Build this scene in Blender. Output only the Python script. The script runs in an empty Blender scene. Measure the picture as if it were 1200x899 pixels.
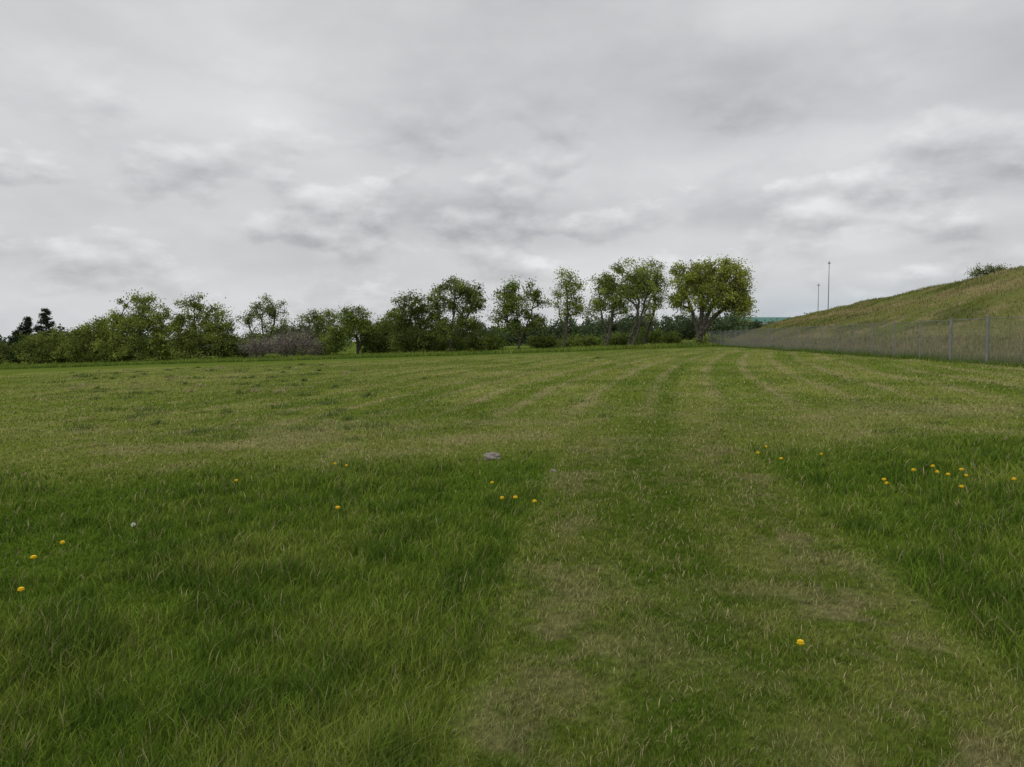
import bpy, math, numpy as np
rng = np.random.default_rng(7)
scene = bpy.context.scene

# ------------------------------------------------------------------ noise
_T = np.random.default_rng(3).random((256, 256))
def vnoise(x, y, s=0):
    x = np.asarray(x, float) + 17.3*s + 500; y = np.asarray(y, float) + 9.1*s + 500
    xi = np.floor(x).astype(int); yi = np.floor(y).astype(int)
    fx = x-xi; fy = y-yi
    fx = fx*fx*(3-2*fx); fy = fy*fy*(3-2*fy)
    a = _T[xi % 256, yi % 256]; b = _T[(xi+1) % 256, yi % 256]
    c = _T[xi % 256, (yi+1) % 256]; d = _T[(xi+1) % 256, (yi+1) % 256]
    return (a*(1-fx)+b*fx)*(1-fy)+(c*(1-fx)+d*fx)*fy
def fbm(x, y, o=4, s=0):
    v = 0; a = .5; t = 0
    for i in range(o):
        v = v+a*vnoise(np.asarray(x)*2**i, np.asarray(y)*2**i, s+i*3); t += a; a *= .55
    return v/t
def sstep(a, b, x):
    t = np.clip((x-a)/(b-a), 0, 1); return t*t*(3-2*t)
def mix(a, b, t):
    t = np.asarray(t)[..., None]; return a*(1-t)+b*t

# ------------------------------------------------------------------ terrain
def ground_z(X, Y):
    X = np.asarray(X, float); Y = np.asarray(Y, float)
    t = X/(1+(np.abs(X)/150)**4)**.25
    r = np.hypot(X, Y)
    return .034*t + (fbm(X*.16, Y*.16, 3, 5)-.5)*.16*sstep(3, 20, r) + (fbm(X*1.3, Y*1.3, 3, 8)-.5)*.05
def fence_x(Y): return 18.6+.104*(Y-27)
def foot_x(Y):
    Y = np.asarray(Y, float)
    return 20.8+.10*(Y-27)+.17*np.log1p(np.exp(np.clip((Y-80)/12, -30, 30)))*12 + np.where((Y-80)/12 > 30, .17*(Y-80-360), 0)
def crest_x(Y): return 41.4+(np.asarray(Y, float)-60)*.255
def hill_z(X, Y):
    f = foot_x(Y); c = crest_x(Y)
    t = (X-f)/(c-f)
    g = .034*np.clip(f, 0, 150)
    k = np.where(t < .85, t, .85+.15*(1-np.exp(-(t-.85)/.15)))
    k = np.where(t < 0, t*1.2, k)
    n = (fbm(X*.12, Y*.12, 4, 21)-.5)*.8*sstep(0, .5, t)+(fbm(X*.7, Y*.7, 3, 22)-.5)*.28
    return g + (7.9-g)*k + n

# ------------------------------------------------------------------ albedo maps
TALL = np.array([.125, .205, .023]); SHORT = np.array([.18, .245, .038])
LIME = np.array([.285, .32, .075]); TAN = np.array([.42, .37, .19])
def path_l(Y): return -.17+(Y-2.74)*.116+.10*(fbm(Y*.9, Y*0+3, 3, 40)-.5)*2
def path_r(Y): return 2.10+(Y-3)*.145+.10*(fbm(Y*.9, Y*0+7, 3, 44)-.5)*2
def tall_mask(X, Y):
    far = 10.2+(fbm(X*.5, X*0+2, 3, 50)-.5)*3.0
    inl = sstep(-.05, .30, path_l(Y)-X); inr = sstep(-.05, .30, X-path_r(Y))
    return np.maximum(inl, inr)*(1-sstep(-1.6, 1.4, Y-far))
def swath(X, Y):
    a = np.clip(X/np.maximum(Y, 2), -1, 1)
    w = .42+.58/(1+np.exp(-(a-.12)*10))
    return X-(.4+.15*Y)-.0022*np.minimum(Y, 75)**2*w
def field_color(X, Y):
    r = np.hypot(X, Y)
    n1 = fbm(X*.25, Y*.25, 4, 60); n2 = fbm(X*1.6, Y*1.6, 4, 61); n3 = fbm(X*.07, Y*.07, 3, 62); n4 = fbm(X*5, Y*5, 3, 63)
    n5 = fbm(X*13, Y*13, 2, 64)
    u = swath(X, Y)
    wob = (fbm(X*.3, Y*.3, 2, 66)-.5)*1.3
    st = .5+.5*np.sin(u*2*np.pi/3.0+wob)
    ridge = np.clip(np.cos(u*2*np.pi/1.5+1.2+wob), 0, 1)**2.5*(.2+1.3*fbm(X*.35, Y*.12, 3, 69))
    stw = sstep(11, 20, Y)*(.30+.70*sstep(-.6, -.1, X/np.maximum(Y, 2)))
    c = mix(SHORT, LIME, np.clip(.36+1.3*(n1-.45)+.75*(st-.5)*stw+(n4-.5)*.6, 0, 1))
    c = mix(c, TAN, np.clip(sstep(.52, .75, n2)*.33+ridge*stw*.62+sstep(.55, .75, n1)*.12, 0, .8))
    c = mix(c, TALL*.9, sstep(.50, .66, fbm(X*.6, Y*.35, 4, 72))*.5*sstep(10, 14, Y))
    band = np.exp(-((Y-13)/2.6)**2)*sstep(.42, .62, fbm(X*.5, Y*.9, 4, 70))
    c = mix(c, TAN, band*.45)
    cl = .55*path_l(Y)+.45*path_r(Y)
    tr = (1-sstep(9, 14, Y))*((X > path_l(Y)) & (X < path_r(Y)))
    d = X-cl
    dark = np.exp(-(d/.32)**2)
    c = mix(c, TALL*.95, np.clip(tr*(dark*.60+.5*sstep(.54, .40, n4)), 0, 1))
    ed = np.exp(-((X-path_r(Y)+.32)/.22)**2)+.8*np.exp(-((X-path_l(Y)-.30)/.22)**2)
    c = mix(c, TAN*.85, np.clip(tr*(.15+ed)*sstep(.43, .60, .35*n2+.3*n4+.35*n5)*.52, 0, 1))
    c = c*(1-.10*tr)[..., None]
    cu = u
    wt = np.exp(-((cu-.0)/.32)**2)*sstep(8, 13, Y)*(1-sstep(35, 55, Y))
    c = mix(c, TALL*.9, wt*.6)
    wt2 = np.exp(-((cu-1.5)/.22)**2)*sstep(12, 20, Y)*(1-sstep(45, 60, Y))
    c = mix(c, TALL*.9, wt2*.4)
    e = sstep(68, 84, Y-.15*np.abs(X))
    c = mix(c, np.array([.145, .215, .035]), e*.8)
    c = mix(c, SHORT*.85, np.clip((n3-.45)*2, 0, .5)*sstep(14, 30, r))
    c = mix(c, TALL, tall_mask(X, Y)*.9)
    return c
def hill_color(X, Y):
    t = (X-foot_x(Y))/(crest_x(Y)-foot_x(Y))
    n = fbm(X*.2, Y*.1, 4, 80); n2 = fbm(X*.9, Y*.35, 4, 81)
    c = mix(np.array([.15, .185, .042]), np.array([.26, .255, .09]), np.clip((n-.27)*1.9, 0, 1))
    c = mix(c, np.array([.34, .28, .15]), sstep(.48, .68, n2)*.65)
    c = mix(c, np.array([.085, .115, .03]), sstep(.55, .68, fbm(X*.5, Y*.2, 4, 84))*.6)
    c = mix(c, np.array([.31, .26, .155]), (1-sstep(.0, .3, t))*.6)
    c = mix(c, np.array([.40, .31, .17]), np.exp(-((t-.60-.15*(n-.5))/.06)**2)*.5)
    return c

# ------------------------------------------------------------------ mesh helper
def np_mesh(name, verts, quads=None, tris=None, cols=None, mats=(), mi=None, smooth=False):
    me = bpy.data.meshes.new(name)
    verts = np.asarray(verts, np.float32)
    me.vertices.add(len(verts)); me.vertices.foreach_set("co", verts.ravel())
    q = np.zeros((0, 4), np.int32) if quads is None else np.asarray(quads, np.int32)
    t = np.zeros((0, 3), np.int32) if tris is None else np.asarray(tris, np.int32)
    loops = np.concatenate([q.ravel(), t.ravel()])
    me.loops.add(len(loops)); me.loops.foreach_set("vertex_index", loops)
    st = np.concatenate([np.arange(len(q))*4, len(q)*4+np.arange(len(t))*3]).astype(np.int32)
    me.polygons.add(len(st)); me.polygons.foreach_set("loop_start", st)
    for m in mats: me.materials.append(m)
    if mi is not None: me.polygons.foreach_set("material_index", np.asarray(mi, np.int32))
    me.update(calc_edges=True)
    me.polygons.foreach_set("use_smooth", np.full(len(st), smooth))
    if cols is not None:
        a = me.color_attributes.new("Col", 'FLOAT_COLOR', 'POINT')
        c4 = np.ones((len(verts), 4), np.float32); c4[:, :3] = cols
        a.data.foreach_set("color", c4.ravel())
    ob = bpy.data.objects.new(name, me); scene.collection.objects.link(ob)
    return ob

# ------------------------------------------------------------------ materials
def newmat(name):
    m = bpy.data.materials.new(name); m.use_nodes = True
    nt = m.node_tree; nt.nodes.clear()
    out = nt.nodes.new("ShaderNodeOutputMaterial")
    return m, nt, out
def ground_mat(name, s=1.0):
    m, nt, out = newmat(name); N = nt.nodes; L = nt.links
    at = N.new("ShaderNodeAttribute"); at.attribute_name = "Col"
    geo = N.new("ShaderNodeNewGeometry")
    n1 = N.new("ShaderNodeTexNoise"); n1.inputs["Scale"].default_value = 14*s; n1.inputs["Detail"].default_value = 4; n1.inputs["Roughness"].default_value = .85
    L.new(geo.outputs["Position"], n1.inputs["Vector"])
    r1 = N.new("ShaderNodeMapRange"); r1.inputs["From Min"].default_value = .3; r1.inputs["From Max"].default_value = .7
    r1.inputs["To Min"].default_value = .35; r1.inputs["To Max"].default_value = 1.3
    L.new(n1.outputs["Fac"], r1.inputs["Value"])
    vm = N.new("ShaderNodeVectorMath"); vm.operation = 'SCALE'
    L.new(at.outputs["Color"], vm.inputs[0]); L.new(r1.outputs[0], vm.inputs["Scale"])
    b = N.new("ShaderNodeBsdfDiffuse")
    L.new(vm.outputs[0], b.inputs["Color"])
    L.new(b.outputs[0], out.inputs[0]); return m
def leaf_mat(name, trans=.3):
    m, nt, out = newmat(name); N = nt.nodes; L = nt.links
    at = N.new("ShaderNodeAttribute"); at.attribute_name = "Col"
    b = N.new("ShaderNodeBsdfDiffuse"); L.new(at.outputs["Color"], b.inputs["Color"])
    t = N.new("ShaderNodeBsdfTranslucent"); L.new(at.outputs["Color"], t.inputs["Color"])
    mx = N.new("ShaderNodeMixShader"); mx.inputs[0].default_value = trans
    L.new(b.outputs[0], mx.inputs[1]); L.new(t.outputs[0], mx.inputs[2]); L.new(mx.outputs[0], out.inputs[0]); return m
def plain_mat(name, col, rough=.8, metal=0, nscale=6, var=.25):
    m, nt, out = newmat(name); N = nt.nodes; L = nt.links
    geo = N.new("ShaderNodeNewGeometry")
    n1 = N.new("ShaderNodeTexNoise"); n1.inputs["Scale"].default_value = nscale; n1.inputs["Detail"].default_value = 3
    L.new(geo.outputs["Position"], n1.inputs["Vector"])
    cr = N.new("ShaderNodeValToRGB"); cr.color_ramp.elements[0].position = .3; cr.color_ramp.elements[1].position = .7
    cr.color_ramp.elements[0].color = (*[c*(1-var) for c in col], 1); cr.color_ramp.elements[1].color = (*[c*(1+var) for c in col], 1)
    L.new(n1.outputs["Fac"], cr.inputs[0])
    b = N.new("ShaderNodeBsdfPrincipled"); b.inputs["Roughness"].default_value = rough; b.inputs["Metallic"].default_value = metal
    L.new(cr.outputs[0], b.inputs["Base Color"]); L.new(b.outputs[0], out.inputs[0]); return m
M_ground = ground_mat("meadow_ground"); M_hill = ground_mat("hill_ground", .5)
M_blade = leaf_mat("grass_blades", .25); M_leaf = leaf_mat("foliage", .35)
M_bark = plain_mat("bark", (.075, .064, .052), .95, 0, 4, .4)
M_steel = plain_mat("galvanised_steel", (.23, .235, .24), .6, .3, 5, .15)
M_stone = plain_mat("stone", (.22, .20, .17), .9, 0, 25, .45)
M_yellow = plain_mat("dandelion_yellow", (.92, .68, .015), .7, 0, 60, .06)
M_white = plain_mat("seed_white", (.7, .7, .66), .9, 0, 60, .1)
M_stem = plain_mat("stem_green", (.15, .25, .05), .7, 0, 30, .2)
M_wall = plain_mat("white_siding", (.7, .71, .7), .6, 0, 1, .05)
M_roof = plain_mat("green_roof", (.03, .16, .12), .5, 0, 1, .1)
M_glass = plain_mat("dark_glass", (.03, .04, .05), .2, 0, 1, .1)

# ------------------------------------------------------------------ ground sheet
radii = np.concatenate([[0.0], np.geomspace(.25, 1.6, 24)[:-1], np.geomspace(1.6, 130, 560)[:-1], np.geomspace(130, 3500, 60)])
fa = np.radians(np.linspace(-46, 46, 620)); ba = np.radians(np.linspace(46, 314, 120))[1:-1]
ang = np.concatenate([fa, ba]); na = len(ang); nr = len(radii)
R, A = np.meshgrid(radii[1:], ang, indexing='ij')
GX = (R*np.sin(A)).ravel(); GY = (R*np.cos(A)).ravel()
GX = np.concatenate([[0.], GX]); GY = np.concatenate([[0.], GY])
GZ = ground_z(GX, GY)
i, j = np.meshgrid(np.arange(nr-2), np.arange(na), indexing='ij')
j2 = (j+1) % na
q = np.stack([1+i*na+j, 1+i*na+j2, 1+(i+1)*na+j2, 1+(i+1)*na+j], -1).reshape(-1, 4)[:, ::-1]
jj = np.arange(na); tri = np.stack([np.zeros(na, int), 1+(jj+1) % na, 1+jj], -1)
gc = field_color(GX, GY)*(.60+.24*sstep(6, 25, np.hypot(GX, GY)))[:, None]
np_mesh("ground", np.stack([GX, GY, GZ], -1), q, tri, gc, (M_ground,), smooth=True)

# ------------------------------------------------------------------ hill
ys = np.concatenate([np.linspace(-40, 140, 360), np.geomspace(141, 620, 120)])
ts = np.concatenate([np.linspace(-.12, 1.3, 90), np.linspace(1.35, 8, 30)])
T_, Y_ = np.meshgrid(ts, ys)
f = foot_x(Y_); c = crest_x(Y_); X_ = f+T_*np.maximum(c-f, 8)
Z_ = hill_z(X_, Y_)
fade = sstep(420, 600, Y_); Z_ = Z_*(1-fade)+(-2)*fade
nt_ = len(ts); ny = len(ys)
i, j = np.meshgrid(np.arange(ny-1), np.arange(nt_-1), indexing='ij')
q = np.stack([i*nt_+j, i*nt_+j+1, (i+1)*nt_+j+1, (i+1)*nt_+j], -1).reshape(-1, 4)
hx, hy = X_.ravel(), Y_.ravel()
np_mesh("grassy_hill", np.stack([hx, hy, Z_.ravel()], -1), q, None, hill_color(hx, hy)*.9, (M_hill,), smooth=True)

# ------------------------------------------------------------------ grass blades
def blades(name, X, Y, Z, h, w, col, lean=.35, wind=(.1, .05)):
    n = len(X); a = rng.random(n)*2*np.pi
    sx, sy = np.cos(a), np.sin(a)
    la = rng.random(n)*2*np.pi; lm = lean*h*(.3+rng.random(n))
    lx = np.cos(la)*lm+wind[0]*h; ly = np.sin(la)*lm+wind[1]*h
    B = np.stack([X, Y, Z-.01], -1); S = np.stack([sx, sy, np.zeros(n)], -1)*(w/2)[:, None]
    mid = B+np.stack([lx*.35, ly*.35, h*.58], -1); tip = B+np.stack([lx, ly, h*np.where(lm > h*.5, .85, 1)], -1)
    V = np.stack([B-S, B+S, mid+S*.8, mid-S*.8, tip], 1).reshape(-1, 3)
    b = np.arange(n)*5
    q = np.stack([b, b+1, b+2, b+3], -1); t = np.stack([b+3, b+2, b+4], -1)
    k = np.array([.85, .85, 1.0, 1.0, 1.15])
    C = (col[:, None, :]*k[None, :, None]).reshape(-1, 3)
    return np_mesh(name, V, q, t, C, (M_blade,))
N = 450000
r = 1.7*np.exp(rng.random(N)*math.log(75/1.7)); a = np.radians(-46+91*rng.random(N))
X = r*np.sin(a); Y = r*np.cos(a)
keep = X < fence_x(Y)+.4; X, Y, r = X[keep], Y[keep], r[keep]
tm = tall_mask(X, Y); tall = rng.random(len(X)) < tm
clump = fbm(X*2.2, Y*2.2, 3, 90); c2 = fbm(X*.7, Y*.7, 3, 91); c3 = fbm(X*5, Y*5, 2, 93)
col = field_color(X, Y)
hs = (.012+.026*clump+.016*c3+.014*rng.random(len(X)))*(1+r/40)
ht = (.020+.11*clump+.055*c3)*(.5+.8*rng.random(len(X)))*(.36+1.25*c2)*(.45+.55*tm)
h = np.where(tall, ht, hs)
w = np.where(tall, .0042, .0042)*np.clip(r/3.4, .8, 7)*(.7+.6*rng.random(len(X)))
rv = rng.random(len(X))
tc = mix(TALL, np.array([.225, .285, .05]), np.clip((c2-.38)*2.2+(rv-.5)*.7, 0, 1))
tc = mix(tc, np.array([.068, .13, .018]), sstep(.47, .62, .5*clump+.5*c3)*.65)
tc = np.where((rng.random(len(X)) < .06)[:, None], TAN*.8, tc)
col = np.where(tall[:, None], tc*1.0, col)
straw = (~tall) & (rng.random(len(X)) < .12)
col = np.where(straw[:, None], TAN*1.0, col)
col = col*(.62+.70*rng.random(len(X)))[:, None]
thin = (~tall) & (fbm(X*1.3, Y*1.3, 4, 95) > .62) & (rng.random(len(X)) < .4)
k = ~thin
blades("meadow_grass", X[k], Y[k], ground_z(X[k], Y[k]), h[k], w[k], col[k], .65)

# long grass under the fence and on the hill
n = 40000
Y = 10+rng.random(n)**1.6*125; X = fence_x(Y)-.5+rng.random(n)**1.3*(foot_x(Y)-fence_x(Y)+2.5)
r = np.hypot(X, Y); t = (X-foot_x(Y))
Z = np.where(t > 0, np.maximum(hill_z(X, Y), ground_z(X, Y)), ground_z(X, Y))
nn = fbm(X*.5, Y*.25, 3, 99)
h = (.15+.45*nn)*(.6+.6*rng.random(n))*np.where(X < fence_x(Y)+.2, .6, 1); w = .012*np.clip(r/25, .7, 4)
pt = np.clip((X-fence_x(Y)-.1)/1.0, 0, 1)*.8
col = mix(np.array([.12, .185, .035]), np.array([.34, .29, .19]), np.clip(pt*(.3+nn), 0, 1))*(.5+.8*rng.random(n))[:, None]
blades("fence_line_grass", X, Y, Z, h, w, col, .3)
n = 90000
Y = 14+rng.random(n)**1.5*220; t = rng.random(n)*1.15
X = foot_x(Y)+t*(crest_x(Y)-foot_x(Y)); r = np.hypot(X, Y)
Z = hill_z(X, Y); nn = fbm(X*.4, Y*.2, 4, 101)
h = (.05+.42*np.clip(nn-.3, 0, 1))*(.4+1.0*rng.random(n))*(1+r/200); w = .015*np.clip(r/25, .8, 5)
col = hill_color(X, Y)*(.5+1.0*rng.random(n))[:, None]
blades("hill_grass", X, Y, Z, h, w, col, .5)

# unmown strip at the foot of the trees
n = 60000
X = -115+rng.random(n)*140; Y = 88+.10*np.abs(X)*np.where(X < 0, 1.3, 0)+rng.random(n)**1.3*26+(fbm(X*.12, X*0, 3, 7)-.5)*8
nn = fbm(X*.3, Y*.3, 3, 103)
h = (.12+.60*nn)*(.5+.7*rng.random(n)); w = .05+.06*rng.random(n)
col = mix(np.array([.11, .185, .03]), np.array([.22, .28, .055]), np.clip(nn*1.6-.3, 0, 1))*(.6+.7*rng.random(n))[:, None]
blades("unmown_tree_line_grass", X, Y, ground_z(X, Y), h, w, col, .4)

# weed tufts standing in the mown field
P = [(-9.0, 15.5, .28, .38), (-10.6, 21, .22, .5), (-17, 27, .2, .6), (-12, 33, .2, .6), (-22, 38, .25, .8), (-8, 29, .15, .4), (-15.6, 41, .2, .8), (-27, 44, .25, .9), (-19, 52, .3, 1.), (-31, 54, .3, 1.), (-10, 47, .2, .7), (-25, 30, .2, .5), (-6.4, 14.2, .12, .3), (-3.5, 12.4, .10, .25), (5.8, 11.4, .12, .25), (7, 12.2, .10, .25)]
for _ in range(160):
    yy = 12+rng.random()*58; xx = -.6*yy+rng.random()**1.3*(.42 if rng.random() < .8 else 1.0)*yy
    P.append((xx, yy, .07+.16*rng.random(), .12+.45*rng.random()))
XX, YY, HH, WW, CC = [], [], [], [], []
for (px, py, ph, pr) in P:
    m = 80
    dx, dy = rng.normal(0, pr*.5, m), rng.normal(0, pr*.5, m)
    XX.append(px+dx); YY.append(py+dy); HH.append(ph*(.2+.9*rng.random(m))*np.exp(-(dx/pr)**2*.6)); WW.append(np.full(m, .005*max(1, py/6)))
    base = np.array([.12, .17, .05]) if rng.random() < .6 else np.array([.36, .33, .16])
    CC.append(base[None]*(.6+.8*rng.random((m, 1))))
XX, YY, HH, WW, CC = map(np.concatenate, (XX, YY, HH, WW, CC))
blades("weed_tufts", XX, YY, ground_z(XX, YY), HH, WW, CC, .8)

# ------------------------------------------------------------------ dandelions
def dandelions():
    pts = [(-1.56, 6.57), (-2.0, 8.9), (-2.15, 8.95), (-.2, 7.4), (-.09, 6.64), (.03, 6.6), (.2, 6.53), (-3.0, 8.0), (-3.44, 5.6), (-3.47, 5.3), (-2.95, 4.38), (3.54, 7.0), (3.49, 6.85), (4.02, 7.37), (4.24, 7.42), (4.16, 7.2), (4.16, 7.02), (4.45, 7.29), (4.37, 7.08), (4.06, 6.64), (4.53, 6.64), (3.64, 8.67), (3.24, 9.4), (3.09, 8.46), (2.96, 8.88)]
    low = [(1.41, 3.55)]; white = [(-3.1, 6.0)]
    V, Q, MI = [], [], []
    def disc(cx, cy, cz, R, m):
        for tier, (rr, zz, k) in enumerate([(1, 0, 16), (.75, .008, 13), (.45, .014, 9)]):
            for p in range(k):
                a = 2*np.pi*(p+rng.random()*.4)/k; wd = .22*R
                b = len(V); ex, ey = math.cos(a), math.sin(a)
                V.extend([(cx+ex*R*.1-ey*wd*.3, cy+ey*R*.1+ex*wd*.3, cz+zz), (cx+ex*R*.1+ey*wd*.3, cy+ey*R*.1-ex*wd*.3, cz+zz), (cx+ex*R*rr+ey*wd, cy+ey*R*rr-ex*wd, cz+zz+.006), (cx+ex*R*rr-ey*wd, cy+ey*R*rr+ex*wd, cz+zz+.006)])
                Q.append((b, b+1, b+2, b+3)); MI.append(m)
    def stem(x, y, z0, z1, R=.0025):
        b = len(V)
        for zz in (z0, z1):
            for s in range(5):
                a = s*2*np.pi/5; V.append((x+R*math.cos(a), y+R*math.sin(a), zz))
        for s in range(5): Q.append((b+s, b+(s+1) % 5, b+5+(s+1) % 5, b+5+s)); MI.append(1)
    for (x, y), hh, m in [(p, .160, 0) for p in pts]+[(p, .06, 0) for p in low]+[(p, .16, 2) for p in white]:
        g = float(ground_z(x, y)); hh = hh*(.85+.35*rng.random())
        stem(x, y, g, g+hh)
        R = .017+.006*rng.random()
        if m == 0:
            disc(x, y, g+hh, R, 0)
            b = len(V)
            for s in range(6): V.append((x+.4*R*math.cos(s*np.pi/3), y+.4*R*math.sin(s*np.pi/3), g+hh))
            for s in range(6): V.append((x+.15*R*math.cos(s*np.pi/3), y+.15*R*math.sin(s*np.pi/3), g+hh-.012))
            for s in range(6): Q.append((b+s, b+(s+1) % 6, b+6+(s+1) % 6, b+6+s)); MI.append(1)
            for p in range(14):
                a = 2*np.pi*p/14; b = len(V); ex, ey = math.cos(a), math.sin(a); w_ = R*.25
                V.extend([(x+ex*R*.3-ey*w_, y+ey*R*.3+ex*w_, g+hh-.006), (x+ex*R*.3+ey*w_, y+ey*R*.3-ex*w_, g+hh-.006), (x+ex*R*.85+ey*w_, y+ey*R*.85-ex*w_, g+hh+.016), (x+ex*R*.85-ey*w_, y+ey*R*.85+ex*w_, g+hh+.016)])
                Q.append((b, b+1, b+2, b+3)); MI.append(0)
        else:
            for p in range(60):
                d = rng.normal(size=3); d /= np.linalg.norm(d); e = np.cross(d, rng.normal(size=3)); e /= np.linalg.norm(e)
                c0 = np.array([x, y, g+hh+.015]); b = len(V)
                V.extend([tuple(c0), tuple(c0+d*.017+e*.004), tuple(c0+d*.020), tuple(c0+d*.017-e*.004)]); Q.append((b, b+1, b+2, b+3)); MI.append(2)
    np_mesh("dandelions", V, Q, None, None, (M_yellow, M_stem, M_white), MI)
dandelions()

# ------------------------------------------------------------------ stones
def rock(name, x, y, sx, sy, sz, seed):
    import bmesh
    bm = bmesh.new(); bmesh.ops.create_icosphere(bm, subdivisions=3, radius=1)
    rr = np.random.default_rng(seed)
    ph = rr.random(6)*6
    for v in bm.verts:
        c_ = v.co; k_ = 1+.16*math.sin(3*c_.x+ph[0])*math.sin(4*c_.y+ph[1])+.10*math.sin(7*c_.z+ph[2]+3*c_.x)+.05*rr.normal()
        v.co = (c_.x*k_*sx, c_.y*k_*sy, max(c_.z, -.4)*k_*sz)
    me = bpy.data.meshes.new(name); bm.to_mesh(me); bm.free(); me.materials.append(M_stone)
    ob = bpy.data.objects.new(name, me); scene.collection.objects.link(ob)
    ob.location = (x, y, float(ground_z(x, y))+sz*.3); return ob
rock("field_stone", -.27, 10.0, .12, .10, .07, 1)
rock("field_stone", .50, 8.9, .04, .035, .03, 2)

# ------------------------------------------------------------------ trees
def make_tree(name, x, y, trunks, lobes, nclump=80, nleaf=90, leaf=.14, sig=.42, col=(.10, .16, .03), r_trunk=.25,
              droop=0., z0=None, seed=1, colvar=.42, tipr=.012, twigs=4, yellow=.3, aspect=.5, ycol=(.32, .35, .07)):
    g = np.random.default_rng(seed); s = y/870.0        # drawing unit of the tree outline, metres
    zb = float(ground_z(x, y)) if z0 is None else z0
    base = np.array([x, y, zb-.1])
    nodes = []; par = []
    for tr in trunks:
        pts = [np.array([p[0]*s, (p[2] if len(p) > 2 else 0)*s, p[1]*s]) for p in tr]
        nodes.append(base+pts[0]); par.append(-1)
        for a_, b_ in zip(pts[:-1], pts[1:]):
            k = max(2, int(np.linalg.norm(b_-a_)/.5))
            for u in range(1, k+1):
                nodes.append(base+a_+(b_-a_)*u/k+g.normal(0, .05, 3)*[1, 1, 0]); par.append(len(nodes)-2)
    ntr = len(nodes)
    W = np.array([l[2]*l[3]+.0 for l in lobes], float); W = W/W.sum()
    C = []
    while len(C) < nclump:
        l = lobes[g.choice(len(lobes), p=W)]
        d = g.normal(size=3); d /= np.linalg.norm(d); rr = g.random()**.42
        dep = l[4] if len(l) > 4 else l[2]*.9
        p = base+np.array([(l[0]+d[0]*rr*l[2])*s, d[1]*rr*dep*s, (l[1]+d[2]*rr*l[3])*s])
        if p[2] > zb+.25: C.append(p)
    C = np.array(C); mid = nodes[min(ntr-1, int(ntr*.7))]
    C = C[np.argsort(np.linalg.norm(C-mid, axis=1))]
    tips = []
    NA = np.zeros((ntr+nclump*30, 3)); NA[:ntr] = nodes
    H0 = zb+.22*(C[:, 2].max()-zb)
    for p in C:
        n_ = len(nodes); D = NA[:n_]-p
        hd = np.hypot(D[:, 0], D[:, 1])
        cost = np.linalg.norm(D, axis=1)+1.0*np.maximum(0, D[:, 2]+.35*hd)+2*np.maximum(0, min(H0, p[2]-.1)-NA[:n_, 2])
        b_ = int(np.argmin(cost)); q0 = NA[b_].copy(); L_ = np.linalg.norm(p-q0)
        k = min(28, max(1, int(L_/.45))); prev = b_; jit = g.normal(0, .07*L_, 3)
        for u in range(1, k+1):
            t_ = u/k; bow = math.sin(t_*np.pi)
            pt = q0+(p-q0)*t_+jit*bow+np.array([0, 0, .10*L_*bow])
            nodes.append(pt); par.append(prev); prev = len(nodes)-1; NA[prev] = pt
        tips.append(prev)
        for _ in range(twigs):
            pt = p+g.normal(0, sig*.9, 3)+[0, 0, -droop*.4]
            nodes.append(pt); par.append(prev); tips.append(len(nodes)-1)
            if len(nodes) > len(NA)-2: NA = np.vstack([NA, np.zeros((500, 3))])
            NA[len(nodes)-1] = pt+[0, 0, 1e3]   # never reused as a fork
    ND = np.array(nodes); cnt = np.zeros(len(nodes))
    for t_ in tips: cnt[t_] += 1
    for i_ in range(len(nodes)-1, -1, -1):
        if par[i_] >= 0: cnt[par[i_]] += cnt[i_]
    cnt = np.maximum(cnt, 1); e = math.log(r_trunk/tipr)/math.log(max(cnt.max(), 3))
    rad = tipr*cnt**e
    for i_ in range(len(nodes)):
        if par[i_] == -1: rad[i_] *= 1.35
    ii = np.array([i_ for i_ in range(len(nodes)) if par[i_] >= 0]); pp = np.array([par[i_] for i_ in ii])
    A_, B_ = ND[pp], ND[ii]; d = B_-A_; d /= np.linalg.norm(d, axis=1, keepdims=True)+1e-9
    up = np.where(np.abs(d[:, 2:3]) > .9, np.array([[1., 0, 0]]), np.array([[0, 0, 1.]]))
    u_ = np.cross(d, up); u_ /= np.linalg.norm(u_, axis=1, keepdims=True)+1e-9; v_ = np.cross(d, u_)
    ra = np.minimum(rad[pp], rad[ii]*1.6); rb = rad[ii]; S_ = 6
    th = np.arange(S_)*2*np.pi/S_
    ring = u_[:, None]*np.cos(th)[None, :, None]+v_[:, None]*np.sin(th)[None, :, None]
    V1 = A_[:, None]+ring*ra[:, None, None]; V2 = B_[:, None]+ring*rb[:, None, None]
    TV = np.concatenate([V1, V2], 1).reshape(-1, 3); m = len(ii); b0 = np.arange(m)[:, None]*2*S_; sidx = np.arange(S_)
    TQ = np.stack([b0+sidx, b0+(sidx+1) % S_, b0+S_+(sidx+1) % S_, b0+S_+sidx], -1).reshape(-1, 4)
    nl = nclump*nleaf; ci = np.repeat(np.arange(nclump), nleaf)
    sg = sig*(.55+.8*g.random(nclump))[ci]*np.where(g.random(nl) < .08, 1.5, 1.0)
    off = np.clip(g.normal(size=(nl, 3)), -2.2, 2.2)*sg[:, None]*[1, 1, .75]
    off[:, 2] -= droop*g.random(nl)**1.5
    P_ = C[ci]+off
    P_[:, 2] = np.maximum(P_[:, 2], zb+.05)
    a1 = g.normal(size=(nl, 3)); a1[:, 2] -= droop; a1 /= np.linalg.norm(a1, axis=1, keepdims=True)
    a2 = np.cross(a1, g.normal(size=(nl, 3))); a2 /= np.linalg.norm(a2, axis=1, keepdims=True)
    sz = leaf*(.55+.75*g.random(nl))[:, None]
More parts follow.
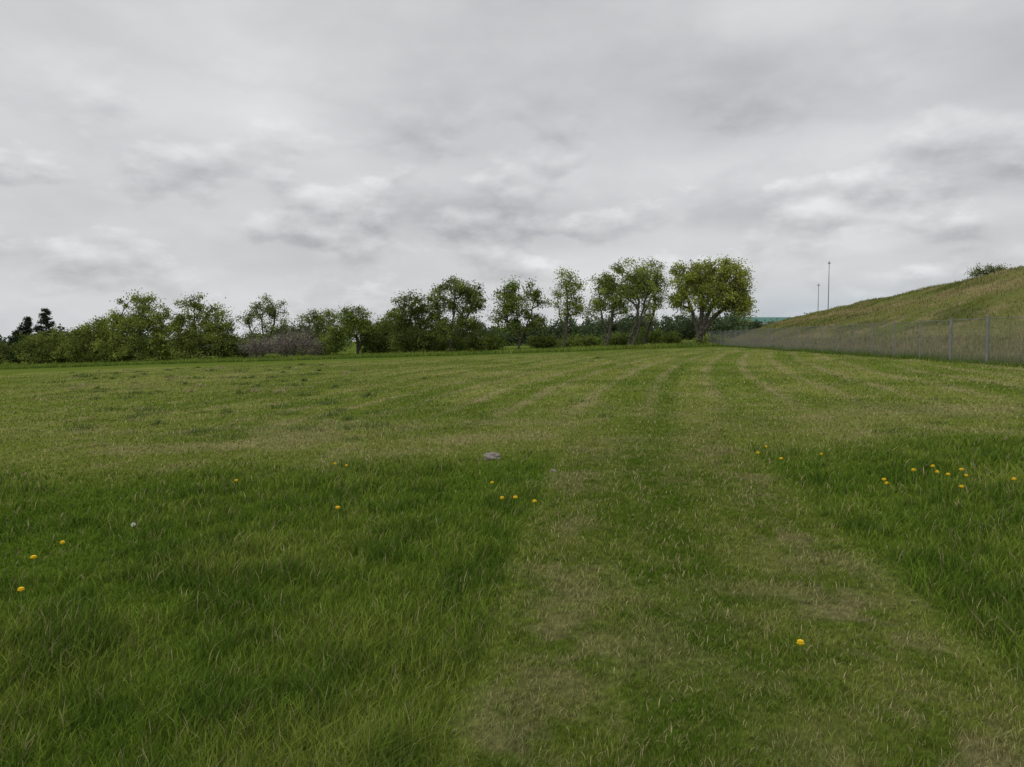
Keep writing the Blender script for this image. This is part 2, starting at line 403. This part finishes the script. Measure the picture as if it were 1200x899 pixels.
    LV = np.stack([P_-a1*sz, P_+a2*sz*aspect, P_+a1*sz, P_-a2*sz*aspect], 1).reshape(-1, 3)
    LQ = len(TV)+np.arange(nl*4).reshape(-1, 4)
    col = np.array(col); cv = (1+colvar*(g.random(nclump)*2-1))[ci]*(.75+.5*g.random(nl))
    lc = col[None]*cv[:, None]; yl = (g.random(nclump)*yellow)[ci]
    lc = lc*(1-yl[:, None])+np.array(ycol)*cv[:, None]*yl[:, None]
    CC_ = np.concatenate([np.full((len(TV), 3), .05), np.repeat(lc, 4, axis=0)])
    mi = np.concatenate([np.zeros(len(TQ), int), np.ones(nl, int)])
    return np_mesh(name, np.concatenate([TV, LV]), np.concatenate([TQ, LQ]), None, CC_, (M_bark, M_leaf), mi)

WIL = (.285, .325, .072); GRN = (.155, .22, .048); DRK = (.105, .155, .038); LIT = (.265, .325, .08)
make_tree("willow_tree", 23.0, 91, [[(0, 0), (-1, 10), (-1, 20), (0, 34)], [(0, 8), (6, 32), (16, 55), (22, 75)], [(-1, 12), (-8, 36), (-18, 62)], [(0, 16), (2, 45), (3, 80)], [(1, 16), (14, 34), (38, 54)]],
          [(-14, 84, 21, 21), (12, 92, 27, 19), (36, 84, 24, 21), (50, 64, 15, 22), (0, 70, 32, 22), (25, 64, 30, 22), (-24, 64, 12, 16), (54, 46, 10, 11), (38, 48, 17, 12), (-18, 54, 13, 11), (6, 52, 16, 10)],
          215, 125, .14, .44, WIL, .27, .38, seed=11, yellow=.45)
make_tree("leaning_tree", 14.6, 94, [[(0, 0), (3, 14), (10, 30), (13, 55), (8, 80)], [(3, 0), (12, 20), (18, 45), (22, 65)]],
          [(-2, 92, 16, 11), (10, 78, 20, 16), (22, 88, 14, 14), (22, 64, 14, 10), (2, 66, 11, 10), (24, 48, 7, 10)], 78, 90, .13, .42, LIT, .17, .2, seed=12)
make_tree("leaning_tree", 17.3, 96, [[(-4, 0), (-2, 12), (5, 28), (10, 50), (6, 75)], [(2, 0), (1, 20), (-8, 38), (-14, 58)]],
          [(6, 90, 13, 14), (12, 74, 12, 15), (-8, 80, 14, 16), (14, 57, 8, 10), (-12, 57, 8, 8)], 64, 85, .13, .40, LIT, .17, .2, seed=13)
make_tree("poplar_tree", 12.2, 95, [[(0, 0), (-2, 20), (-8, 45), (-10, 65)], [(0, 10), (5, 35), (8, 62)]],
          [(-6, 70, 20, 18), (8, 62, 16, 20), (-12, 48, 14, 12), (14, 46, 10, 12), (2, 80, 14, 9)], 88, 85, .13, .42, LIT, .2, .1, seed=14)
make_tree("poplar_tree", 6.8, 97, [[(0, 0), (2, 25), (4, 50), (2, 80)], [(1, 15), (-6, 45), (-8, 65)]],
          [(0, 82, 12, 14), (-6, 64, 10, 14), (12, 62, 12, 16), (2, 47, 12, 10), (18, 47, 8, 8), (14, 76, 8, 8)], 60, 72, .13, .40, LIT, .17, .1, seed=15)
make_tree("boxelder_tree", .9, 100, [[(0, 0), (1, 20), (-2, 45), (-4, 70)], [(1, 12), (12, 38), (18, 60)]],
          [(-14, 62, 20, 14), (-8, 75, 10, 9), (18, 68, 16, 12), (2, 50, 26, 14), (-18, 40, 15, 12), (22, 38, 12, 12), (-4, 30, 24, 8), (28, 55, 8, 8)], 115, 90, .14, .42, GRN, .2, 0, seed=16)
make_tree("boxelder_tree", -8.2, 100, [[(0, 0), (0, 22), (3, 50), (5, 75)], [(0, 12), (-12, 35), (-16, 60)], [(1, 14), (18, 40), (26, 62)]],
          [(10, 78, 20, 13), (-10, 66, 17, 16), (28, 66, 12, 18), (6, 55, 30, 16), (-14, 40, 14, 16), (22, 38, 16, 14), (2, 24, 28, 12)], 140, 95, .14, .42, GRN, .24, 0, seed=17)
make_tree("boxelder_tree", -13.4, 102, [[(0, 0), (-1, 20), (-4, 40), (-3, 58)], [(0, 5), (10, 25), (16, 45)]],
          [(-4, 58, 19, 16), (12, 50, 18, 16), (-14, 42, 16, 16), (2, 26, 30, 20), (16, 18, 18, 16), (-10, 16, 20, 14)], 150, 105, .14, .45, DRK, .22, 0, seed=18)
make_tree("crabapple_tree", -22.4, 108, [[(0, 0), (0, 15), (-2, 32)], [(0, 8), (10, 25), (14, 38)]],
          [(-2, 48, 17, 12), (-16, 36, 16, 13), (14, 36, 14, 13), (0, 30, 26, 12), (-24, 26, 10, 9)], 105, 95, .15, .44, GRN, .22, 0, seed=19)
make_tree("scrub_tree", -17.6, 112, [[(0, 0), (0, 12), (1, 25)]], [(0, 38, 22, 15), (-12, 24, 14, 16), (12, 22, 16, 16)], 75, 100, .16, .44, GRN, .15, 0, seed=20)
GREY = (.34, .30, .26)
make_tree("bare_shrub", -30.2, 103, [[(-8, 0), (-12, 14)], [(0, 0), (1, 18)], [(8, 0), (14, 15)]],
          [(0, 22, 24, 15), (-18, 16, 14, 12), (20, 16, 15, 11)], 100, 70, .13, .5, GREY, .09, 0, seed=21, twigs=9, yellow=.08, aspect=.18, ycol=(.22, .25, .08))
make_tree("bare_shrub", -36.0, 105, [[(0, 0), (-3, 16)], [(4, 0), (10, 14)]], [(0, 17, 20, 12)], 50, 65, .13, .5, GREY, .08, 0, seed=22, twigs=9, yellow=.1, aspect=.18, ycol=(.22, .25, .08))
make_tree("ash_tree", -39.0, 116, [[(0, 0), (2, 22), (0, 50)], [(1, 12), (14, 38), (16, 58)], [(0, 12), (-14, 35), (-16, 52)]],
          [(0, 62, 18, 12), (16, 58, 16, 13), (-14, 54, 14, 12), (2, 40, 30, 18), (24, 40, 14, 14), (0, 20, 34, 16)], 105, 75, .14, .44, (.18, .23, .065), .2, 0, seed=23, twigs=8)
make_tree("ash_tree", -31.5, 120, [[(0, 0), (2, 22), (0, 44)], [(1, 12), (14, 30), (16, 46)]],
          [(0, 46, 22, 13), (14, 42, 18, 13), (-12, 32, 20, 15), (4, 20, 32, 14)], 100, 85, .14, .44, GRN, .2, 0, seed=24, twigs=6)
WL2 = (.19, .235, .052)
make_tree("willow_tree", -47.0, 112, [[(0, 0), (0, 18), (-6, 42), (-6, 60)], [(0, 10), (16, 30), (22, 48)]],
          [(-6, 66, 22, 12), (16, 52, 22, 14), (-24, 46, 14, 14), (0, 38, 36, 20), (28, 26, 20, 18), (-20, 20, 22, 16), (2, 14, 36, 12)], 180, 105, .16, .48, WL2, .3, .35, seed=25)
make_tree("willow_tree", -56.6, 113, [[(0, 0), (0, 18), (2, 42), (0, 62)], [(0, 10), (-16, 28), (-24, 44)]],
          [(0, 72, 20, 12), (18, 58, 18, 14), (-22, 52, 16, 14), (0, 42, 34, 22), (-28, 24, 20, 16), (22, 24, 22, 18), (0, 12, 36, 12)], 180, 105, .16, .48, (.215, .265, .055), .3, .35, seed=26)
make_tree("willow_tree", -66.5, 117, [[(0, 0), (0, 14), (2, 34)], [(0, 10), (-14, 24)]],
          [(4, 44, 20, 12), (-14, 34, 18, 12), (20, 30, 16, 12), (0, 20, 34, 16), (-22, 14, 16, 12)], 120, 105, .16, .46, WL2, .28, .3, seed=27)
make_tree("willow_tree", -76.0, 122, [[(0, 0), (0, 14), (2, 30)], [(0, 10), (-12, 22)]],
          [(4, 32, 18, 12), (-14, 26, 16, 11), (18, 22, 14, 11), (0, 14, 30, 14)], 90, 105, .16, .46, (.15, .19, .045), .24, .2, seed=29)
make_tree("scrub_tree", -81.5, 128, [[(0, 0), (0, 14), (2, 28)]], [(0, 28, 18, 11), (-10, 18, 18, 12), (18, 15, 16, 12)], 75, 100, .17, .46, DRK, .2, 0, seed=28)
make_tree("scrub_tree", -95.5, 134, [[(0, 0), (0, 10), (2, 18)]], [(0, 16, 30, 12), (-24, 12, 24, 10), (24, 14, 22, 10)], 85, 100, .17, .46, (.08, .115, .035), .18, 0, seed=30)
for (sx_, sy_, lw, lh, cc, sd) in [(-3.6, 103, 20, 14, GRN, 31), (4.6, 106, 18, 10, DRK, 32), (18.9, 100, 18, 13, GRN, 33), (21.4, 104, 18, 9, DRK, 34), (10, 108, 24, 10, GRN, 35), (-27.3, 109, 18, 13, GRN, 36), (28.4, 106, 18, 6, LIT, 37),
                                   (-19.5, 110, 20, 14, DRK, 51), (-42.5, 114, 26, 16, DRK, 52), (-35, 118, 24, 18, GRN, 53), (-61.5, 116, 24, 15, DRK, 54), (-71, 122, 22, 13, DRK, 55), (15.5, 107, 22, 10, DRK, 56), (-9.5, 106, 26, 15, DRK, 57)]:
    make_tree("shrub", sx_, sy_, [[(0, 0), (-2, lh)], [(3, 0), (6, lh*.8)]], [(0, lh*.9, lw, lh*.8), (-lw*.5, lh*.5, lw*.6, lh*.6), (lw*.5, lh*.6, lw*.6, lh*.6)], 48, 90, .14, .40, cc, .07, 0, seed=sd)
hx_, hy_ = 45.6, 71.5
make_tree("shrub", hx_, hy_, [[(0, 0), (-4, 12)], [(3, 0), (8, 12)], [(0, 0), (1, 14)]], [(0, 11, 17, 6), (-10, 8, 12, 6), (12, 8, 12, 6)], 45, 30, .08, .26, GRN, .05, 0, z0=float(hill_z(hx_, hy_))-.1, seed=38, twigs=6)
def conifer(name, x, y, H, R, seed):
    g = np.random.default_rng(seed); zb = float(ground_z(x, y)); V, Q, MI, C_ = [], [], [], []
    S_ = 7
    for (za, zc, r1_, r2_) in [(0, H*.5, .2, .13), (H*.5, H, .13, .02)]:
        b = len(V)
        for zz, rr in ((za, r1_), (zc, r2_)):
            for s_ in range(S_): V.append((x+rr*math.cos(s_*2*np.pi/S_), y+rr*math.sin(s_*2*np.pi/S_), zb+zz)); C_.append((.05, .05, .05))
        for s_ in range(S_): Q.append((b+s_, b+(s_+1) % S_, b+S_+(s_+1) % S_, b+S_+s_)); MI.append(0)
    z = H*.12
    while z < H*.98:
        for k_ in range(4):
            a_ = g.random()*2*np.pi; L_ = R*(1-z/H)**.6*(.4+.8*g.random())+.15; ex, ey = math.cos(a_), math.sin(a_)
            b = len(V)
            for (t0, hw) in ((0, .03), (1, .01)):
                V.extend([(x+ex*L_*t0-ey*hw, y+ey*L_*t0+ex*hw, zb+z+t0*.1*L_), (x+ex*L_*t0+ey*hw, y+ey*L_*t0-ex*hw, zb+z+t0*.1*L_)])
                C_.extend([(.05,)*3]*2)
            Q.append((b, b+1, b+3, b+2)); MI.append(0)
            m = int(26+40*L_); tt = g.random(m)**.6
            pc = np.stack([x+ex*L_*tt, y+ey*L_*tt, zb+z+.1*L_*tt], -1)+g.normal(0, .16, (m, 3))
            a1 = g.normal(size=(m, 3))+np.array([ex, ey, .3]); a1 /= np.linalg.norm(a1, axis=1, keepdims=True)
            a2 = np.cross(a1, g.normal(size=(m, 3))); a2 /= np.linalg.norm(a2, axis=1, keepdims=True)
            for p_, u_, w_ in zip(pc, a1*.2, a2*.06):
                b = len(V); V.extend([tuple(p_-u_), tuple(p_+w_), tuple(p_+u_), tuple(p_-w_)]); Q.append((b, b+1, b+2, b+3)); MI.append(1)
                cc = .6+.7*g.random(); C_.extend([(.045*cc, .068*cc, .04*cc)]*4)
        z += .38
    np_mesh(name, V, Q, None, np.array(C_), (M_bark, M_leaf), MI)
conifer("pine_tree", -82.6, 132, 9.9, 3.0, 1); conifer("pine_tree", -86.5, 133, 8.4, 2.9, 2); conifer("pine_tree", -90.5, 136, 6.3, 2.6, 3); conifer("pine_tree", -73.5, 134, 7.6, 2.6, 4)

def tree_row():
    g = np.random.default_rng(77); V, C_ = [], []
    TVs, TQs, nb = [], [], 0
    X0 = -215
    while X0 < 112:
        y_ = 190+g.random()*45; h_ = (4.6+3.4*g.random())*(1.0 if X0 < 60 else .7); w_ = 3+2.5*g.random()
        if X0 < -95: h_ += 1.2; y_ -= 15
        zb = float(ground_z(X0, y_)); nc = int(16+w_*3)
        dark = .6+.5*g.random()
        for c_ in range(nc):
            d = g.normal(size=3); d /= np.linalg.norm(d); rr = g.random()**.4
            p = np.array([X0+d[0]*rr*w_, y_+d[1]*rr*w_, zb+h_*.5+d[2]*rr*h_*.5])
            m = 46; q_ = p+g.normal(0, .62, (m, 3)); q_[:, 2] = np.maximum(q_[:, 2], zb)
            a1 = g.normal(size=(m, 3)); a1 /= np.linalg.norm(a1, axis=1, keepdims=True); a2 = np.cross(a1, g.normal(size=(m, 3))); a2 /= np.linalg.norm(a2, axis=1, keepdims=True)
            V.append(np.stack([q_-a1*.33, q_+a2*.2, q_+a1*.33, q_-a2*.2], 1).reshape(-1, 3))
            cc = np.array([.12, .165, .08])*dark*(.7+.6*g.random())
            C_.append(np.repeat(cc[None]*(.8+.4*g.random((m, 1))), 4, axis=0))
        th = np.arange(5)*2*np.pi/5
        for zz, rr in ((zb-.2, .22), (zb+h_*.7, .08)):
            TVs.append(np.stack([X0+rr*np.cos(th), y_+rr*np.sin(th), np.full(5, zz)], -1))
        s_ = np.arange(5); TQs.append(np.stack([nb+s_, nb+(s_+1) % 5, nb+5+(s_+1) % 5, nb+5+s_], -1)); nb += 10
        X0 += 1.5+2.0*g.random()
    TV = np.concatenate(TVs); LV = np.concatenate(V); n_ = len(LV)//4
    TQ = np.concatenate(TQs); LQ = len(TV)+np.arange(n_*4).reshape(-1, 4)
    np_mesh("distant_tree_row", np.concatenate([TV, LV]), np.concatenate([TQ, LQ]), None, np.concatenate([np.full((len(TV), 3), .05), np.concatenate(C_)]), (M_bark, M_leaf), np.concatenate([np.zeros(len(TQ), int), np.ones(n_, int)]))
tree_row()

# ------------------------------------------------------------------ chain link fence
def fence():
    V, Q = [], []
    def tube(p, q_, r1_, S_=6):
        p = np.array(p, float); q_ = np.array(q_, float); d = q_-p; d /= np.linalg.norm(d)
        up = np.array([1., 0, 0]) if abs(d[2]) > .9 else np.array([0, 0, 1.])
        u_ = np.cross(d, up); u_ /= np.linalg.norm(u_); v_ = np.cross(d, u_); b = len(V)
        for e_ in (p, q_):
            for s_ in range(S_):
                a_ = s_*2*np.pi/S_; V.append(tuple(e_+r1_*(u_*math.cos(a_)+v_*math.sin(a_))))
        for s_ in range(S_): Q.append((b+s_, b+(s_+1) % S_, b+S_+(s_+1) % S_, b+S_+s_))
        Q.append((b, b+1, b+2, b+3)); Q.append((b+S_, b+S_+1, b+S_+2, b+S_+3))
    Hf = 1.83
    yy = np.arange(5.5, 99.5, 3.0)
    for k_, y_ in enumerate(yy):
        x_ = float(fence_x(y_)); g_ = .034*x_
        thick = .055 if k_ in (8, 9, 20, len(yy)-1) else .028
        tube((x_, y_, g_-.2), (x_, y_, g_+Hf+(.09 if thick > .04 else .03)), thick)
        tube((x_, y_, g_+Hf+.03), (x_, y_, g_+Hf+.07), thick*1.25)
    for a_, b_ in zip(yy[:-1], yy[1:]):
        xa, xb = float(fence_x(a_)), float(fence_x(b_))
        tube((xa, a_, .034*xa+Hf-.02), (xb, b_, .034*xb+Hf-.02), .014)
        tube((xa, a_, .034*xa+.06), (xb, b_, .034*xb+.06), .004, 4)
    step = .07; s0, s1 = yy[0], yy[-1]
    for dirn in (1, -1):
        s_ = s0
        while s_ < s1:
            e_ = s_+dirn*(Hf-.1)
            if s0 <= e_ <= s1:
                xa, xb = float(fence_x(s_)), float(fence_x(e_))
                tube((xa+.012*dirn, s_, .034*xa+.05), (xb+.012*dirn, e_, .034*xb+Hf-.04), .0018, 4)
            s_ += step
    np_mesh("chain_link_fence", V, Q, None, None, (M_steel,))
fence()

# ------------------------------------------------------------------ high-mast lights
def mast(x, y, ztop):
    import bmesh
    bm = bmesh.new()
    def cone(r1_, r2_, z1, z2, seg=12, cx=0, cy=0):
        d = bmesh.ops.create_cone(bm, cap_ends=True, segments=seg, radius1=r1_, radius2=r2_, depth=z2-z1)
        bmesh.ops.translate(bm, vec=(cx, cy, (z1+z2)/2), verts=d['verts'])
    g_ = float(ground_z(x, y)); H_ = ztop-g_
    cone(.5, .5, -.3, .4); cone(.25, .12, .4, H_)
    cone(.42, .42, H_-.5, H_-.35, 16)
    for k_ in range(6):
        a_ = k_*np.pi/3; cone(.15, .11, H_-.9, H_-.5, 8, .5*math.cos(a_), .5*math.sin(a_))
    cone(.2, .05, H_-.1, H_+.4, 8)
    me = bpy.data.meshes.new("high_mast_light"); bm.to_mesh(me); bm.free(); me.materials.append(M_steel)
    ob = bpy.data.objects.new("high_mast_light", me); scene.collection.objects.link(ob); ob.location = (x, y, g_)
mast(135.7, 320, 35.0); mast(156, 380, 30)

# ------------------------------------------------------------------ distant warehouse
def warehouse():
    root = bpy.data.objects.new("warehouse_building", None); scene.collection.objects.link(root)
    x0, y0 = 118, 400; root.location = (x0, y0, float(ground_z(x0, y0))+2.2)
    def part(name, V, Q, mat):
        me = bpy.data.meshes.new(name); me.from_pydata(V, [], Q); me.materials.append(mat)
        o = bpy.data.objects.new(name, me); scene.collection.objects.link(o); o.parent = root
    def box(a, b):
        (xa, ya, za), (xb, yb, zb) = a, b
        return [(xa, ya, za), (xb, ya, za), (xb, yb, za), (xa, yb, za), (xa, ya, zb), (xb, ya, zb), (xb, yb, zb), (xa, yb, zb)]
    F = [(0, 1, 5, 4), (1, 2, 6, 5), (2, 3, 7, 6), (3, 0, 4, 7), (4, 5, 6, 7), (0, 3, 2, 1)]
    part("walls", box((0, 0, -4), (44, 22, 5.0)), F, M_wall)
    V = [(-.6, -.6, 5.0), (44.6, -.6, 5.0), (44.6, 22.6, 5.0), (-.6, 22.6, 5.0), (-.6, 11, 8.2), (44.6, 11, 8.2)]
    part("roof", V, [(0, 1, 5, 4), (3, 4, 5, 2), (0, 4, 3), (1, 2, 5), (0, 3, 2, 1)], M_roof)
    V, Q = [], []
    for k_ in range(7):
        b = len(V); V += box((3+k_*6, -.05, 2.2), (6+k_*6, .05, 3.8)); Q += [tuple(b+i_ for i_ in f_) for f_ in F]
    part("windows", V, Q, M_glass)
    part("door", box((39.2, -.06, 0), (42, .06, 2.0)), F, M_glass)
warehouse()

# ------------------------------------------------------------------ sky
world = bpy.data.worlds.new("sky"); scene.world = world; world.use_nodes = True
try:
    world.cycles.sampling_method = 'MANUAL'; world.cycles.sample_map_resolution = 256
except Exception: pass
nt = world.node_tree; nt.nodes.clear(); Nn = nt.nodes; Lk = nt.links
def M(op, a, b=None, c=None, clamp=False):
    n = Nn.new("ShaderNodeMath"); n.operation = op; n.use_clamp = clamp
    for i_, v in enumerate((a, b, c)):
        if v is None: continue
        if isinstance(v, (int, float)): n.inputs[i_].default_value = v
        else: Lk.new(v, n.inputs[i_])
    return n.outputs[0]
def comb(a, b, c=0.):
    n = Nn.new("ShaderNodeCombineXYZ")
    for i_, v in enumerate((a, b, c)):
        if isinstance(v, (int, float)): n.inputs[i_].default_value = v
        else: Lk.new(v, n.inputs[i_])
    return n.outputs[0]
def noise(vec, sc, det=6, ro=.55, dist=0.):
    n = Nn.new("ShaderNodeTexNoise"); n.inputs["Scale"].default_value = sc; n.inputs["Detail"].default_value = det
    n.inputs["Roughness"].default_value = ro; n.inputs["Distortion"].default_value = dist; Lk.new(vec, n.inputs["Vector"]); return n.outputs["Fac"]
def mrange(v, a, b, c, d, smooth=True):
    n = Nn.new("ShaderNodeMapRange"); n.interpolation_type = 'SMOOTHSTEP' if smooth else 'LINEAR'
    Lk.new(v, n.inputs["Value"])
    for k_, vv in zip(("From Min", "From Max", "To Min", "To Max"), (a, b, c, d)): n.inputs[k_].default_value = vv
    return n.outputs[0]
tc = Nn.new("ShaderNodeTexCoord"); sp = Nn.new("ShaderNodeSeparateXYZ"); Lk.new(tc.outputs["Generated"], sp.inputs[0])
dx_, dy_, dz_ = sp.outputs
az = M('ARCTAN2', dx_, dy_); el = M('ARCSINE', dz_)
den = M('ADD', M('MAXIMUM', dz_, 0.), .24)
plane = comb(M('DIVIDE', dx_, den), M('DIVIDE', dy_, den), .37)
nA = noise(plane, 1.5, 5, .50)                       # high, soft stratus deck
def puff(off): return noise(comb(az, M('MULTIPLY', M('ADD', el, off), 2.0), 8.6), 8.0, 5, .52)
p0 = puff(0.); p1 = puff(.016)
w1 = noise(comb(az, el, 9.1), 14, 3, .6); w2 = noise(comb(az, M('MULTIPLY', el, 2.), 4.3), 5, 4, .55)
azw = M('ADD', az, M('MULTIPLY', M('SUBTRACT', w1, .5), .13)); elw = M('ADD', el, M('MULTIPLY', M('SUBTRACT', w2, .5), .10))
lowm = M('MULTIPLY', mrange(el, .36, .16, .10, 1), mrange(el, -.02, .03, .6, 1))
v = M('ADD', .640, M('MULTIPLY', M('SUBTRACT', nA, .5), mrange(el, .05, .3, .22, .44)))
v = M('ADD', v, M('MULTIPLY', M('SUBTRACT', w2, .5), .18))
body = mrange(p0, .43, .56, 0, 1)
shade = M('ADD', -.040, M('MULTIPLY', M('SUBTRACT', p0, p1), 1.0))
v = M('ADD', v, M('MULTIPLY', M('MULTIPLY', body, shade), lowm))
feats = [(-.06, .165, .15, .032, -.10), (.30, .160, .060, .026, -.10), (.40, .30, .36, .06, -.07), (.58, .17, .10, .03, -.07), (-.30, .12, .12, .020, -.05), (-.50, .10, .10, .018, -.04),
         (.06, .215, .25, .022, .04), (.42, .225, .22, .025, .05), (.12, .105, .16, .022, .05), (.45, .135, .22, .020, .05), (-.35, .05, .3, .03, .04)]
for (fa_, fe, ra_, re_, am) in feats:
    q1 = M('DIVIDE', M('SUBTRACT', azw, fa_), ra_); q2 = M('DIVIDE', M('SUBTRACT', elw, fe), re_)
    rr = M('SQRT', M('ADD', M('MULTIPLY', q1, q1), M('MULTIPLY', q2, q2)))
    v = M('ADD', v, mrange(rr, 1.45, .4, 0, am))
v = M('MINIMUM', M('MAXIMUM', v, .40), .82)
tint = Nn.new("ShaderNodeValToRGB"); cr = tint.color_ramp
cr.elements[0].position = .34; cr.elements[0].color = (.335, .34, .36, 1)
cr.elements[1].position = .84; cr.elements[1].color = (.83, .84, .85, 1)
e_ = cr.elements.new(.55); e_.color = (.545, .55, .56, 1)
Lk.new(v, tint.inputs[0])
hz = M('MULTIPLY', mrange(el, .085, .02, 0, .7), mrange(az, .12, .4, .2, 1))
mxc = Nn.new("ShaderNodeMix"); mxc.data_type = 'RGBA'; Lk.new(hz, mxc.inputs[0]); Lk.new(tint.outputs[0], mxc.inputs[6]); mxc.inputs[7].default_value = (.42, .49, .56, 1)
cl = Nn.new("ShaderNodeBackground"); Lk.new(mxc.outputs[2], cl.inputs[0]); cl.inputs[1].default_value = 1.0
sk = Nn.new("ShaderNodeTexSky"); sk.sky_type = 'NISHITA'; sk.sun_disc = False
SE, SR = math.radians(52), math.radians(215)
sk.sun_elevation = SE; sk.sun_rotation = SR
bs = Nn.new("ShaderNodeBackground"); Lk.new(sk.outputs[0], bs.inputs[0]); bs.inputs[1].default_value = .08
mxs = Nn.new("ShaderNodeMixShader"); mxs.inputs[0].default_value = .95
Lk.new(bs.outputs[0], mxs.inputs[1]); Lk.new(cl.outputs[0], mxs.inputs[2])
wo = Nn.new("ShaderNodeOutputWorld"); Lk.new(mxs.outputs[0], wo.inputs[0])

sun = bpy.data.lights.new("sun", 'SUN'); sun.energy = 1.1; sun.angle = math.radians(30); sun.color = (1, .96, .9)
so = bpy.data.objects.new("sun", sun); scene.collection.objects.link(so)
from mathutils import Vector
sd_ = Vector((math.sin(SR)*math.cos(SE), math.cos(SR)*math.cos(SE), math.sin(SE)))
so.rotation_euler = sd_.to_track_quat('Z', 'Y').to_euler()

# ------------------------------------------------------------------ camera
cam = bpy.data.cameras.new("camera"); cam.sensor_width = 36; cam.lens = 26.1; cam.clip_end = 6000; cam.clip_start = .05
co = bpy.data.objects.new("camera", cam); scene.collection.objects.link(co)
co.location = (0, 0, 1.6); co.rotation_euler = (math.radians(90-3.36), 0, 0)
scene.camera = co
scene.view_settings.view_transform = 'Standard'; scene.view_settings.look = 'None'; scene.view_settings.exposure = 0
